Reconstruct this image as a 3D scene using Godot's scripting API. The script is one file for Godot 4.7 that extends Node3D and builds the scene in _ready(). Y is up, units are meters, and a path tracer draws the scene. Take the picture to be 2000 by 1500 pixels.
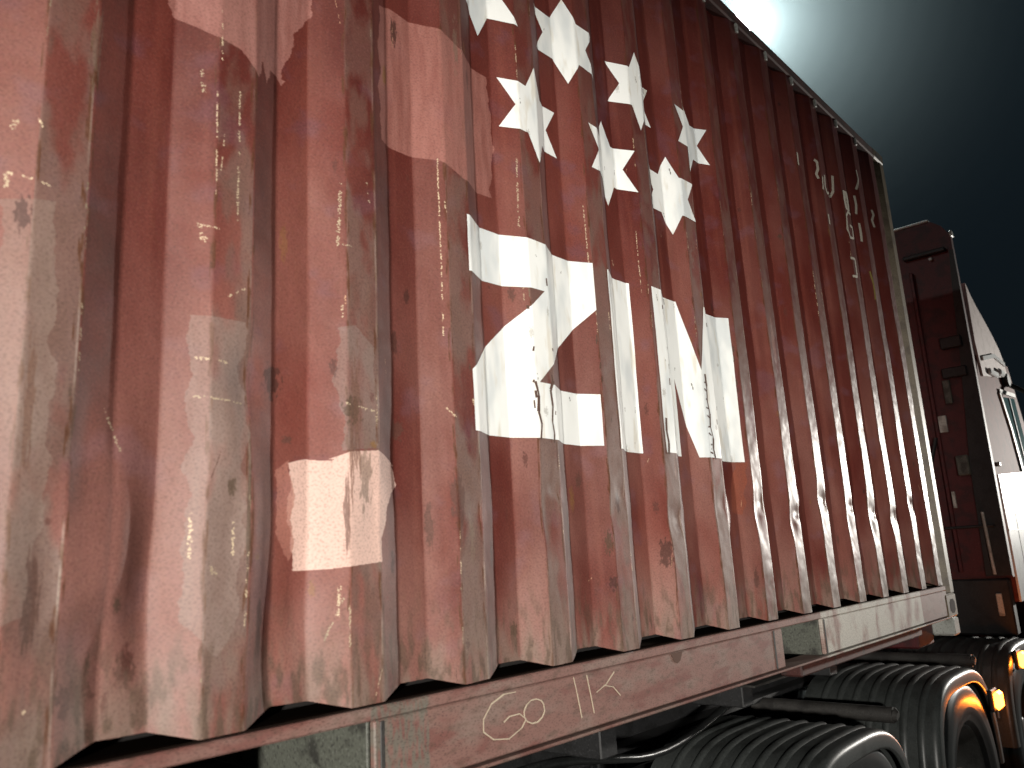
extends Node3D
# Night, beside a container truck. x runs along the container wall, y up, z out of the wall.
# "wall heights" below are measured from the lower edge of the corrugated wall, YB above the ground.

const YB := 1.43
const PITCH := 0.278
const X0 := 0.425           # right edge of crest 0
const WH := 2.387           # height of the corrugated wall
const DEEP := 0.036
const LAMP_AT := Vector3(13.0, 9.80 + YB, -4.11)   # the yard floodlight over the container

var rng := RandomNumberGenerator.new()
var warp := FastNoiseLite.new()
var dents: Array = []
var xs := PackedFloat32Array()
var ys := PackedFloat32Array()
var gz: Array = []          # wall depth at [column][row]
var gn: Array = []          # wall normal at [column][row]
var names := {}

# ------------------------------------------------------------------ set-up
func _ready():
	rng.seed = 7
	warp.seed = 11
	warp.frequency = 1.0
	var cam := Camera3D.new()
	cam.name = "camera"
	cam.fov = 51.15
	cam.near = 0.05
	cam.far = 400.0
	var yaw := deg_to_rad(48.311)
	var pit := deg_to_rad(12.4206)
	var rol := deg_to_rad(-3.1307)
	var fw := Vector3(sin(yaw) * cos(pit), sin(pit), -cos(yaw) * cos(pit))
	var rt := Vector3(cos(yaw), 0, sin(yaw))
	var up := rt.cross(fw)
	cam.transform = Transform3D(Basis(cos(rol) * rt + sin(rol) * up, -sin(rol) * rt + cos(rol) * up, -fw), Vector3(0, YB + 0.2312, 1.2266))
	add_child(cam)
	# the phone focused a few metres off: what is nearer or farther is slightly soft
	var att := CameraAttributesPhysical.new()
	att.frustum_focal_length = 12.0 / tan(deg_to_rad(51.15 / 2.0))
	att.frustum_near = 0.05
	att.frustum_far = 400.0
	att.frustum_focus_distance = 2.9
	att.exposure_aperture = 4.2
	cam.attributes = att
	cam.current = true

	var we := WorldEnvironment.new()
	we.name = "environment"
	var env := Environment.new()
	var psm := ProceduralSkyMaterial.new()
	psm.sky_top_color = Color8(17, 26, 31)
	psm.sky_horizon_color = Color8(12, 16, 20)
	psm.ground_bottom_color = Color8(6, 7, 8)
	psm.ground_horizon_color = Color8(10, 13, 15)
	psm.sky_curve = 0.3
	var sky := Sky.new()
	sky.sky_material = psm
	env.background_mode = Environment.BG_SKY
	env.sky = sky
	env.tonemap_mode = Environment.TONE_MAPPER_LINEAR
	env.tonemap_exposure = 1.0
	env.volumetric_fog_enabled = true
	env.volumetric_fog_density = 0.0
	env.sdfgi_enabled = true
	env.ssao_enabled = true
	env.ssil_enabled = true
	we.environment = env
	add_child(we)

	materials()
	ground()
	lamps()
	container()
	trailer()
	truck()

func lamps():
	# the yard floodlight that shows above the container, with the mist that it lights
	floodlight_mast(LAMP_AT, Vector3(4.0, 1.0, 3.0), 400.0, 180.0, "white floodlight glaring in mist just above the container's top edge", 0.44)
	# thinning outwards in many thin shells, so that no edge shows
	var thick := func(r: float) -> float: return 0.0040 * exp(-pow(r / 3.0, 2.0))
	for i in 18:
		var r := 0.35 * (i + 1)
		var fv := FogVolume.new()
		fv.name = numbered("lamp_mist")
		fv.shape = RenderingServer.FOG_VOLUME_SHAPE_ELLIPSOID
		fv.size = Vector3.ONE * r * 2.0
		var fm := FogMaterial.new()
		fm.density = thick.call(r) - thick.call(r + 0.35)
		fm.albedo = Color(0.87, 0.93, 0.95)
		fv.material = fm
		fv.position = LAMP_AT
		fv.set_meta("kind", "stuff")
		fv.set_meta("label", "pale mist glowing round the floodlight above the container")
		add_child(fv)
	# unseen lamps added to light the cab back, the wall and the far ribs
	floodlight_mast(Vector3(-18, 12.5, -9), Vector3(6.1, 1.0, -1.0), 45.0, 40.0, "added unseen floodlight mast for light on the cab back, far behind the container's door end", 0.5)
	added_lamp(Vector3(-4.3, YB + 0.5, 4.6), Vector3(1.65, YB + 0.48, 0.0), 92.0, 15.8, "white added lamp on a stand, for the unseen main light, behind the photographer")
	added_lamp(Vector3(13.5, YB + 1.15, 2.5), Vector3(5.0, YB + 0.6, 0.0), 58.0, 20.0, "white added lamp on a stand, for the sheen on the far ribs, far ahead of the truck")

# ------------------------------------------------------------------ naming helpers
func numbered(s: String) -> String:
	if not names.has(s):
		names[s] = 0
		return s
	names[s] += 1
	return "%s_%03d" % [s, names[s]]

func thing(called: String, label: String, category: String, at: Vector3, group := "") -> Node3D:
	var o := Node3D.new()
	o.name = numbered(called)
	o.position = at
	o.set_meta("label", label)
	o.set_meta("category", category)
	if group:
		o.set_meta("group", group)
	add_child(o)
	return o

# a part whose mesh is given in wall coordinates (y from the wall's lower edge)
func part(root: Node3D, called: String, mesh: Mesh, mat: Material) -> MeshInstance3D:
	var m := MeshInstance3D.new()
	m.name = called
	m.mesh = mesh
	m.material_override = mat
	var base := Vector3.ZERO
	var n: Node = root
	while n != self:
		base += n.position
		n = n.get_parent()
	m.position = Vector3(0, YB, 0) - base
	root.add_child(m, true)
	return m

# ------------------------------------------------------------------ mesh helpers
func st0() -> SurfaceTool:
	var st := SurfaceTool.new()
	st.begin(Mesh.PRIMITIVE_TRIANGLES)
	return st

func vtx(st: SurfaceTool, p: Vector3, n: Vector3, uv := Vector2.ZERO):
	st.set_normal(n)
	st.set_uv(uv)
	st.add_vertex(p)

func tri(st: SurfaceTool, a: Vector3, b: Vector3, c: Vector3, na: Vector3, nb: Vector3, nc: Vector3, ua := Vector2.ZERO, ub := Vector2.ZERO, uc := Vector2.ZERO):
	if (c - a).cross(b - a).dot(na + nb + nc) < 0.0:
		vtx(st, a, na, ua); vtx(st, c, nc, uc); vtx(st, b, nb, ub)
	else:
		vtx(st, a, na, ua); vtx(st, b, nb, ub); vtx(st, c, nc, uc)

func flat_quad(st: SurfaceTool, a: Vector3, b: Vector3, c: Vector3, d: Vector3, inside: Vector3):
	var n := (c - a).cross(b - d).normalized()
	if n.dot((a + b + c + d) * 0.25 - inside) < 0.0:
		n = -n
	tri(st, a, b, c, n, n, n, Vector2(a.x, a.y), Vector2(b.x, b.y), Vector2(c.x, c.y))
	tri(st, a, c, d, n, n, n, Vector2(a.x, a.y), Vector2(c.x, c.y), Vector2(d.x, d.y))

# box with chamfered edges
func add_box(st: SurfaceTool, lo: Vector3, hi: Vector3, bev := 0.004):
	var mid := (lo + hi) * 0.5
	var h := (hi - lo) * 0.5
	bev = minf(bev, minf(h.x, minf(h.y, h.z)) * 0.9)
	var q := func(ax: int, s: Vector3) -> Vector3:
		var v := Vector3(h.x - bev, h.y - bev, h.z - bev)
		v[ax] = h[ax]
		return mid + v * s
	for ax in 3:
		var u := (ax + 1) % 3
		var w := (ax + 2) % 3
		for s in [-1.0, 1.0]:
			var p: Array = []
			for c in [[-1.0, -1.0], [1.0, -1.0], [1.0, 1.0], [-1.0, 1.0]]:
				var sg := Vector3.ONE
				sg[ax] = s; sg[u] = c[0]; sg[w] = c[1]
				p.append(q.call(ax, sg))
			flat_quad(st, p[0], p[1], p[2], p[3], mid)
		for s1 in [-1.0, 1.0]:
			for s2 in [-1.0, 1.0]:
				var a1 := Vector3.ONE; a1[u] = s1; a1[w] = s2; a1[ax] = -1.0
				var a2 := a1; a2[ax] = 1.0
				flat_quad(st, q.call(u, a1), q.call(u, a2), q.call(w, a2), q.call(w, a1), mid)
	for sx in [-1.0, 1.0]:
		for sy in [-1.0, 1.0]:
			for sz in [-1.0, 1.0]:
				var sg := Vector3(sx, sy, sz)
				tri(st, q.call(0, sg), q.call(1, sg), q.call(2, sg), sg.normalized(), sg.normalized(), sg.normalized())

func box(lo: Vector3, hi: Vector3, bev := 0.004) -> ArrayMesh:
	var st := st0()
	add_box(st, lo, hi, bev)
	return st.commit()

func add_tube(st: SurfaceTool, a: Vector3, b: Vector3, r: float, r2 := -1.0, n := 14, caps := true):
	if r2 < 0.0:
		r2 = r
	var d := (b - a).normalized()
	var u := d.cross(Vector3.UP if absf(d.y) < 0.9 else Vector3.RIGHT).normalized()
	var w := d.cross(u)
	for i in n:
		var t0 := TAU * i / n
		var t1 := TAU * (i + 1) / n
		var n0 := u * cos(t0) + w * sin(t0)
		var n1 := u * cos(t1) + w * sin(t1)
		tri(st, a + n0 * r, a + n1 * r, b + n1 * r2, n0, n1, n1)
		tri(st, a + n0 * r, b + n1 * r2, b + n0 * r2, n0, n1, n0)
		if caps:
			tri(st, a, a + n0 * r, a + n1 * r, -d, -d, -d)
			tri(st, b, b + n0 * r2, b + n1 * r2, d, d, d)

func tube(a: Vector3, b: Vector3, r: float, r2 := -1.0, n := 14) -> ArrayMesh:
	var st := st0()
	add_tube(st, a, b, r, r2, n)
	return st.commit()

# profile of (radius, z) turned about the z axis through c
func add_lathe(st: SurfaceTool, prof: PackedVector2Array, c: Vector3, n := 64):
	var nr := PackedVector2Array()
	for i in prof.size():
		var a := prof[maxi(i - 1, 0)]
		var b := prof[mini(i + 1, prof.size() - 1)]
		var t := (b - a).normalized()
		nr.append(Vector2(t.y, -t.x))
	for k in n:
		var t0 := TAU * k / n
		var t1 := TAU * (k + 1) / n
		var d0 := Vector3(cos(t0), sin(t0), 0)
		var d1 := Vector3(cos(t1), sin(t1), 0)
		for i in prof.size() - 1:
			var p := prof[i]; var q := prof[i + 1]
			var a := c + d0 * p.x + Vector3(0, 0, p.y); var b := c + d1 * p.x + Vector3(0, 0, p.y)
			var e := c + d1 * q.x + Vector3(0, 0, q.y); var f := c + d0 * q.x + Vector3(0, 0, q.y)
			var na := d0 * nr[i].x + Vector3(0, 0, nr[i].y); var nb := d1 * nr[i].x + Vector3(0, 0, nr[i].y)
			var ne := d1 * nr[i + 1].x + Vector3(0, 0, nr[i + 1].y); var nf := d0 * nr[i + 1].x + Vector3(0, 0, nr[i + 1].y)
			tri(st, a, b, e, na, nb, ne)
			tri(st, a, e, f, na, ne, nf)

# polygon in two axes, pushed along the third ("x": polygon is (z, y); "z": polygon is (x, y))
func add_prism(st: SurfaceTool, poly: PackedVector2Array, from: float, to: float, axis := "z"):
	var P := func(v: Vector2, t: float) -> Vector3:
		return Vector3(v.x, v.y, t) if axis == "z" else Vector3(t, v.y, v.x)
	var ax := Vector3(0, 0, 1) if axis == "z" else Vector3(1, 0, 0)
	var ix := Geometry2D.triangulate_polygon(poly)
	for i in range(0, ix.size(), 3):
		for e in [[from, -1.0], [to, 1.0]]:
			var n: Vector3 = ax * e[1] * signf(to - from)
			tri(st, P.call(poly[ix[i]], e[0]), P.call(poly[ix[i + 1]], e[0]), P.call(poly[ix[i + 2]], e[0]), n, n, n, poly[ix[i]], poly[ix[i + 1]], poly[ix[i + 2]])
	var cw := Geometry2D.is_polygon_clockwise(poly)
	for i in poly.size():
		var a := poly[i]
		var b := poly[(i + 1) % poly.size()]
		var d := (b - a).normalized()
		var o := Vector2(d.y, -d.x)
		if cw:
			o = -o
		# is_polygon_clockwise counts y downwards
		var n: Vector3 = P.call(-o, 0.0)
		if Geometry2D.is_point_in_polygon((a + b) * 0.5 - o * 0.0005, poly):
			n = P.call(o, 0.0)
		tri(st, P.call(a, from), P.call(b, from), P.call(b, to), n, n, n)
		tri(st, P.call(a, from), P.call(b, to), P.call(a, to), n, n, n)

func prism(poly: PackedVector2Array, from: float, to: float, axis := "z") -> ArrayMesh:
	var st := st0()
	add_prism(st, poly, from, to, axis)
	return st.commit()

func V(a: Array) -> PackedVector2Array:
	var o := PackedVector2Array()
	for i in range(0, a.size(), 2):
		o.append(Vector2(a[i], a[i + 1]))
	return o

# ------------------------------------------------------------------ materials and textures
var M := {}
var grain_n: ImageTexture

func mat(c: Color, rough := 0.6, metal := 0.0) -> StandardMaterial3D:
	var m := StandardMaterial3D.new()
	m.albedo_color = c
	m.roughness = rough
	m.metallic = metal
	return m

func noise(sd: int, freq: float, oct := 4) -> FastNoiseLite:
	var n := FastNoiseLite.new()
	n.seed = sd
	n.frequency = freq
	n.noise_type = FastNoiseLite.TYPE_SIMPLEX_SMOOTH
	n.fractal_type = FastNoiseLite.FRACTAL_FBM
	n.fractal_octaves = oct
	return n

# an image of one colour whose alpha is noise between two thresholds; sx, sy stretch the noise; fade(y 0..1) scales it
func tint(w: int, h: int, c: Color, n: FastNoiseLite, sx: float, sy: float, lo: float, hi: float, most: float, fade = null) -> Image:
	var b := PackedByteArray()
	b.resize(w * h * 4)
	var r8 := int(c.r * 255); var g8 := int(c.g * 255); var b8 := int(c.b * 255)
	var i := 0
	for y in h:
		var k: float = most * 255.0 * (fade.call(1.0 - float(y) / h) if fade != null else 1.0)
		for x in w:
			var v := smoothstep(lo, hi, n.get_noise_2d(x * sx, y * sy))
			b[i] = r8; b[i + 1] = g8; b[i + 2] = b8; b[i + 3] = clampi(int(v * k), 0, 255)
			i += 4
	return Image.create_from_data(w, h, false, Image.FORMAT_RGBA8, b)

func lay(img: Image, over: Image, rect := Rect2i()):
	if over.get_size() != img.get_size():
		over.resize(img.get_width(), img.get_height(), Image.INTERPOLATE_CUBIC)
	if rect.size == Vector2i.ZERO:
		rect = Rect2i(Vector2i.ZERO, img.get_size())
	img.blend_rect(over, rect, rect.position)

func tex(img: Image) -> ImageTexture:
	img.generate_mipmaps()
	return ImageTexture.create_from_image(img)

func stamp(img: Image, cx: float, cy: float, rx: float, ry: float, c: Color, most: float, sd: int, rough := 0.6):
	var w := maxi(int(rx * 2.6), 3)
	var h := maxi(int(ry * 2.6), 3)
	var s := Image.create(w, h, false, Image.FORMAT_RGBA8)
	var n := noise(sd, 1.0, 3)
	for y in h:
		for x in w:
			var dx := (x - w * 0.5 + 0.5) / rx
			var dy := (y - h * 0.5 + 0.5) / ry
			var v := 1.0 - sqrt(dx * dx + dy * dy) + rough * n.get_noise_2d(dx * 1.6 + sd * 3.1, dy * 1.6)
			c.a = most * smoothstep(0.0, 0.35, v)
			s.set_pixel(x, y, c)
	img.blend_rect(s, Rect2i(0, 0, w, h), Vector2i(int(cx - w * 0.5), int(cy - h * 0.5)))

func scratch(img: Image, a: Vector2, b: Vector2, w: float, c: Color, gap := 0.0):
	var n := int(a.distance_to(b) / 1.2 * maxf(1.0, w / 3.0)) + 1
	var on := 1.0
	for i in n + 1:
		if gap > 0.0 and rng.randf() < 0.25:
			on = 1.0 if rng.randf() > gap else 0.0
		if on == 0.0:
			continue
		# a broad scratch is a bundle of fine strands and flakes
		var p := a.lerp(b, float(i) / n) + Vector2(rng.randf_range(-0.5, 0.5), rng.randf_range(-0.5, 0.5)) * maxf(w - 1.0, 0.0)
		var k := minf(w, 2.4) * rng.randf_range(0.5, 1.2)
		img.fill_rect(Rect2i(int(p.x - k * 0.5), int(p.y - k * 0.5), maxi(1, int(k)), maxi(1, int(k))), c)

func fill_poly(img: Image, pts: PackedVector2Array, c: Color, most: float, ragged: float, sd: int, brush := 0.25):
	var lo := pts[0]
	var hi := pts[0]
	for p in pts:
		lo = lo.min(p); hi = hi.max(p)
	lo = lo.floor() - Vector2(8, 8); hi = hi.ceil() + Vector2(8, 8)
	var w := int(hi.x - lo.x); var h := int(hi.y - lo.y)
	var s := Image.create(w, h, false, Image.FORMAT_RGBA8)
	var n := noise(sd, 1.0, 3)
	for y in h:
		var yy := lo.y + y + 0.5
		var cr: Array = []
		for i in pts.size():
			var a := pts[i]; var b := pts[(i + 1) % pts.size()]
			if (a.y <= yy) != (b.y <= yy):
				cr.append(a.x + (b.x - a.x) * (yy - a.y) / (b.y - a.y))
		cr.sort()
		for k in range(0, cr.size() - 1, 2):
			var xa: float = cr[k] - lo.x + ragged * n.get_noise_2d(yy * 0.012, 7.0 * k) + 2.0 * n.get_noise_2d(yy * 0.15, 7.0 * k)
			var xb: float = cr[k + 1] - lo.x + ragged * n.get_noise_2d(yy * 0.012, 99.0 + k) + 2.0 * n.get_noise_2d(yy * 0.15, 99.0 + k)
			for x in range(maxi(int(xa), 0), mini(int(xb), w)):
				var v := 1.0 - brush * (0.5 + 0.9 * n.get_noise_2d((x + lo.x) * 0.05, yy * 0.006)) + 0.10 * n.get_noise_2d(x * 0.3, yy * 0.3)
				c.a = clampf(most * v, 0, 1)
				s.set_pixel(x, y, c)
	img.blend_rect(s, Rect2i(0, 0, w, h), Vector2i(lo))

const RED := Color8(86, 34, 28)
const PINK := Color8(130, 70, 60)
const GREY := Color8(118, 100, 92)
const DUST := Color8(160, 128, 118)
const DARK := Color8(62, 38, 33)
const CREAM := Color8(228, 206, 172)
const OCHRE := Color8(128, 92, 52)

# the paint of 2.4 m of the wall from x0 on, 2.4 m high
func wall_paint(x0: float, sd: int) -> Image:
	var S := 2048
	var k := S / 2.4
	var img := Image.create(S, S, false, Image.FORMAT_RGBA8)
	img.fill(RED)
	var P := func(x: float, y: float) -> Vector2: return Vector2((x - x0) * k, (2.4 - y) * k)
	lay(img, tint(384, 384, Color8(76, 31, 27), noise(sd, 0.02), 1, 0.35, 0.0, 0.6, 0.5))
	lay(img, tint(384, 384, PINK, noise(sd + 1, 0.016), 1, 0.3, -0.35, 0.4, 0.68, func(t): return (1.0 if x0 < 1.0 else 0.4) * clampf(1.35 - 1.2 * t, 0.15, 1.0)))
	lay(img, tint(512, 256, Color8(126, 66, 54), noise(sd + 2, 0.09, 3), 1, 0.06, 0.0, 0.6, 0.35))
	lay(img, tint(512, 512, Color8(96, 60, 74), noise(sd + 3, 0.03), 1, 1, 0.15, 0.6, 0.45))
	# road dust and wear, most on the lower part and on the crests
	var low := func(t: float) -> float: return clampf(1.25 - t * 1.35, 0.08, 1.0)
	lay(img, tint(512, 512, DUST, noise(sd + 4, 0.010), 1, 0.6, -0.8, 0.4, 0.62 if x0 < 1.0 else 0.35, func(t): return clampf(1.05 - t * 1.9, 0.0, 1.0)))
	var scuff := tint(512, 512, GREY, noise(sd + 5, 0.02, 5), 1.6, 0.7, -0.22, 0.12, 0.8, low)
	scuff.resize(S, S, Image.INTERPOLATE_CUBIC)
	var scuff2 := tint(512, 512, Color8(106, 80, 71), noise(sd + 6, 0.05, 5), 1.5, 0.5, -0.1, 0.4, 0.75, func(t): return clampf(1.1 - t * 0.7, 0.3, 1.0))
	scuff2.resize(S, S, Image.INTERPOLATE_CUBIC)
	var lit_slope := tint(256, 512, DUST, noise(sd + 7, 0.03, 4), 1, 0.25, -0.5, 0.5, 0.42, func(t): return clampf(1.0 - t * 0.75, 0.2, 1.0))  # pale tint paints lamp light on the slopes facing left
	lit_slope.resize(S, S, Image.INTERPOLATE_CUBIC)
	var painted_shade := tint(256, 512, DARK, noise(sd + 8, 0.04, 4), 1, 0.3, -0.2, 0.6, 0.35)  # dark tint paints shade on the slopes facing right
	painted_shade.resize(S, S, Image.INTERPOLATE_CUBIC)
	var rustedge := tint(1024, 512, Color8(86, 52, 34), noise(sd + 9, 0.2, 4), 1, 0.25, 0.05, 0.4, 0.85)
	rustedge.resize(S, S, Image.INTERPOLATE_CUBIC)
	var worn_glint := tint(128, 512, Color8(190, 178, 166), noise(sd + 10, 0.05, 4), 1, 0.5, -0.1, 0.4, 0.5, func(t): return clampf(1.1 - t * 1.3, 0.12, 1.0))  # worn crest edge, with its highlight painted in
	worn_glint.resize(S, S, Image.INTERPOLATE_CUBIC)
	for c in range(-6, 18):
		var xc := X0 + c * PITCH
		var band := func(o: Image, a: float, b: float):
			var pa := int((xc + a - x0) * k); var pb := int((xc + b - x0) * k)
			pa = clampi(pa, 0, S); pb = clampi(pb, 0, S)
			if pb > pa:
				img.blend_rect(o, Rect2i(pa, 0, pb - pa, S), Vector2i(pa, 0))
		band.call(scuff, -0.073, 0.0)
		band.call(scuff2, -0.071, 0.002)
		band.call(lit_slope, -0.140, -0.072)
		band.call(painted_shade, 0.002, 0.066)
		band.call(rustedge, -0.009, 0.006)
		band.call(worn_glint, -0.004, 0.0)
		band.call(rustedge, -0.078, -0.068)
	# earlier repainting
	for pp in [
		[[0.557, 1.60, 0.557, 1.249, 0.561, 1.214, 0.596, 1.202, 0.631, 1.189, 0.671, 1.185, 0.712, 1.150, 0.728, 1.19, 0.745, 1.150, 0.760, 1.190, 0.780, 1.17, 0.803, 1.25, 0.815, 1.31, 0.827, 1.317, 0.850, 1.369, 0.862, 1.60], Color8(156, 108, 100), 0.95, 31],
		[[1.018, 1.475, 1.012, 1.143, 1.073, 1.141, 1.166, 1.143, 1.245, 1.118, 1.300, 1.12, 1.380, 1.125, 1.392, 1.20, 1.388, 1.400, 1.379, 1.466, 1.247, 1.468, 1.177, 1.490, 1.106, 1.492, 1.053, 1.497], Color8(152, 102, 93), 0.95, 32],
		[[0.806, 0.425, 0.804, 0.333, 0.815, 0.235, 0.873, 0.234, 0.990, 0.243, 1.002, 0.337, 1.051, 0.391, 1.043, 0.437, 0.988, 0.455, 0.918, 0.449, 0.873, 0.431, 0.840, 0.434], Color8(214, 180, 167), 1.0, 33],
		[[0.782, 0.41, 0.784, 0.30, 0.812, 0.238, 0.81, 0.43], Color8(170, 116, 103), 0.8, 34],
		[[2.515, 0.513, 2.484, 0.418, 2.482, 0.350, 2.530, 0.341, 2.553, 0.435, 2.563, 0.518], Color8(136, 74, 56), 0.8, 35],
		[[0.604, 0.66, 0.692, 0.66, 0.694, 0.38, 0.690, 0.17, 0.650, 0.11, 0.606, 0.17, 0.60, 0.42], Color8(142, 124, 116), 0.6, 36],
		[[0.885, 0.69, 0.93, 0.70, 0.975, 0.66, 0.978, 0.46, 0.90, 0.45], Color8(132, 116, 110), 0.6, 37],
		[[0.315, 0.78, 0.38, 0.79, 0.40, 0.45, 0.385, 0.20, 0.30, 0.16], Color8(140, 122, 112), 0.55, 38],
	]:
		var q := PackedVector2Array()
		for v in V(pp[0]):
			q.append(P.call(v.x, v.y))
		if q[0].x > -700 and q[0].x < S + 100:
			fill_poly(img, q, pp[1], pp[2], 14.0, pp[3], 0.04 if pp[3] == 33 else 0.25)
	# stains of rust and oil
	for s in [[0.762, 0.570, 0.022, 0.034], [1.053, 0.691, 0.010, 0.03], [1.055, 0.506, 0.022, 0.024], [0.919, 0.529, 0.02, 0.03], [0.797, 0.466, 0.012, 0.008], [0.670, 0.375, 0.008, 0.018],
			[1.729, 0.264, 0.012, 0.03], [1.655, 0.422, 0.013, 0.022], [2.001, 0.230, 0.022, 0.04], [1.734, 0.161, 0.013, 0.02], [1.779, 0.369, 0.012, 0.03], [1.381, 0.081, 0.012, 0.018], [1.092, 0.801, 0.008, 0.018], [1.421, 0.875, 0.01, 0.02],
			[0.389, 0.209, 0.012, 0.07], [0.458, 0.074, 0.03, 0.03], [0.530, 0.104, 0.018, 0.03], [0.335, 1.33, 0.012, 0.02], [1.447, 0.674, 0.012, 0.02], [1.59, 0.30, 0.014, 0.05], [1.13, 0.31, 0.01, 0.05], [0.735, 0.14, 0.01, 0.06], [0.70, 0.33, 0.004, 0.12], [1.19, 0.36, 0.02, 0.06], [0.905, 0.33, 0.006, 0.07]]:
		var c: Vector2 = P.call(s[0], s[1])
		var seed_i := int(s[0] * 1000)
		stamp(img, c.x, c.y, s[2] * k, s[3] * k, [DARK, Color8(72, 58, 44), Color8(84, 58, 50)][seed_i % 3], 0.62, seed_i, 0.7)
	for i in 90:
		var sx := rng.randf() * S
		var sy := S * (1.0 - pow(rng.randf(), 1.6) * 0.95)
		var r := rng.randf_range(2.0, 9.0)
		stamp(img, sx, sy, r, r * rng.randf_range(1.0, 4.0), [DARK, OCHRE, Color8(84, 48, 42), Color8(76, 60, 50)][rng.randi() % 4], rng.randf_range(0.35, 0.8), 100 + i, 0.8)
	for i in 36:
		var sx := (X0 + rng.randi_range(-1, 17) * PITCH - rng.randf_range(0.0, 0.07) - x0) * k
		stamp(img, sx, S * rng.randf_range(0.35, 1.0), rng.randf_range(3, 14), rng.randf_range(20, 110), [GREY, Color8(116, 98, 84), DUST, Color8(104, 74, 60)][rng.randi() % 4], 0.55, 300 + i, 0.9)
	# scratches down to the primer
	for s in [[1.172, 1.146, 1.172, 0.722, 2.6], [0.477, 0.488, 0.503, 0.424, 3.0], [0.320, 0.824, 0.321, 0.796, 6.0], [0.320, 0.822, 0.383, 0.809, 3.0], [0.611, 0.330, 0.611, 0.262, 5.0], [0.676, 0.317, 0.677, 0.260, 4.5], [0.898, 0.991, 0.892, 0.858, 5.0],
			[0.673, 1.098, 0.673, 0.845, 3.5], [0.605, 1.115, 0.610, 1.076, 7.0], [0.609, 0.821, 0.617, 0.794, 8.0], [0.609, 0.822, 0.64, 0.818, 3.0], [0.898, 0.181, 0.868, 0.113, 3.0], [0.378, 0.072, 0.392, 0.071, 5.0], [0.321, 0.894, 0.326, 0.907, 8.0], [1.453, 1.247, 1.448, 1.047, 4.0],
			[0.61, 0.52, 0.69, 0.515, 3.0], [0.61, 0.585, 0.685, 0.582, 4.0], [0.90, 0.86, 0.95, 0.858, 3.0], [0.90, 0.74, 0.90, 0.70, 4.0], [1.17, 0.56, 1.19, 0.54, 4.0], [1.245, 0.585, 1.25, 0.56, 6.0], [0.905, 0.54, 0.97, 0.53, 4.0], [0.975, 0.56, 0.975, 0.50, 4.0],
			[0.63, 1.08, 0.632, 0.88, 2.0], [0.645, 1.0, 0.64, 0.93, 2.0], [0.96, 1.01, 0.965, 0.965, 4.0], [0.66, 0.70, 0.69, 0.72, 3.0], [0.64, 0.245, 0.65, 0.235, 8.0], [0.892, 0.20, 0.888, 0.15, 6.0], [1.80, 0.9, 1.803, 0.84, 3.0], [1.73, 1.2, 1.735, 1.0, 3.0], [1.45, 0.98, 1.45, 0.86, 3.0], [2.0, 1.2, 2.0, 1.0, 2.5]]:
		scratch(img, P.call(s[0], s[1]), P.call(s[2], s[3]), s[4], CREAM.darkened(rng.randf_range(0.0, 0.25)), 0.35)
	for c in range(-1, 17):
		for e in [-0.001, -0.071]:
			for i in 4:
				var y := rng.randf_range(0.05, 1.9)
				var xx: float = X0 + c * PITCH + e + rng.randf_range(-0.003, 0.003)
				scratch(img, P.call(xx, y), P.call(xx + rng.randf_range(-0.002, 0.002), y - rng.randf_range(0.01, 0.13)), rng.randf_range(1.2, 3.2), CREAM.darkened(rng.randf_range(0.05, 0.5)), 0.6)
	for i in 24:
		var a := Vector2(rng.randf() * S, rng.randf_range(0.3, 1.0) * S)
		scratch(img, a, a + Vector2(rng.randf_range(-14, 14), rng.randf_range(4, 60)), rng.randf_range(1.0, 2.4), [CREAM, Color8(70, 44, 36), Color8(190, 150, 120)][rng.randi() % 3], 0.4)
	# road mud caked along the lower edge
	lay(img, tint(1024, 512, Color8(126, 108, 97), noise(sd + 12, 0.05, 5), 1, 0.5, -0.45, 0.35, 0.8, func(t): return smoothstep(0.075, 0.0, t)))
	lay(img, tint(1024, 512, Color8(88, 72, 60), noise(sd + 13, 0.09, 4), 1, 0.5, 0.0, 0.4, 0.7, func(t): return smoothstep(0.10, 0.0, t)))
	# fine grain of old, chalky paint
	lay(img, tint(1024, 1024, Color8(34, 18, 16), noise(sd + 20, 0.45, 2), 1, 1, -0.1, 0.8, 0.21))
	lay(img, tint(1024, 1024, Color8(196, 156, 142), noise(sd + 21, 0.45, 2), 1, 1, -0.1, 0.8, 0.12))
	return img

func rail_paint() -> Image:
	var img := Image.create(2048, 128, false, Image.FORMAT_RGBA8)
	img.fill(Color8(128, 94, 86))
	lay(img, tint(1024, 64, Color8(132, 116, 107), noise(51, 0.03, 5), 1, 1, -0.2, 0.5, 0.6))
	lay(img, tint(1024, 64, Color8(110, 66, 60), noise(52, 0.05, 4), 0.7, 1, 0.05, 0.5, 0.6))
	lay(img, tint(1024, 64, Color8(86, 66, 56), noise(53, 0.12, 4), 1, 1, 0.15, 0.6, 0.45))
	var k := 2048.0 / 6.4
	# bare, greenish grey metal beside the near pocket, pale scraped metal beside the far one
	var o := tint(256, 64, Color8(104, 106, 96), noise(54, 0.06, 4), 1, 1, -0.4, 0.2, 0.75)
	o.resize(48, 128)
	img.blend_rect(o, Rect2i(0, 0, 44, 128), Vector2i(int((0.95 + 1.4) * k), 0))
	var q := tint(256, 64, Color8(188, 186, 176), noise(55, 0.03, 4), 1.2, 0.4, -0.7, 0.15, 0.92)
	q.resize(int(1.2 * k), 128)
	img.blend_rect(q, Rect2i(0, 0, q.get_width(), 128), Vector2i(int((2.99 + 1.4) * k), 0))
	lay(img, tint(2048, 128, Color8(40, 28, 24), noise(56, 0.4, 2), 1, 1, 0.15, 0.7, 0.5))
	return img

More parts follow.
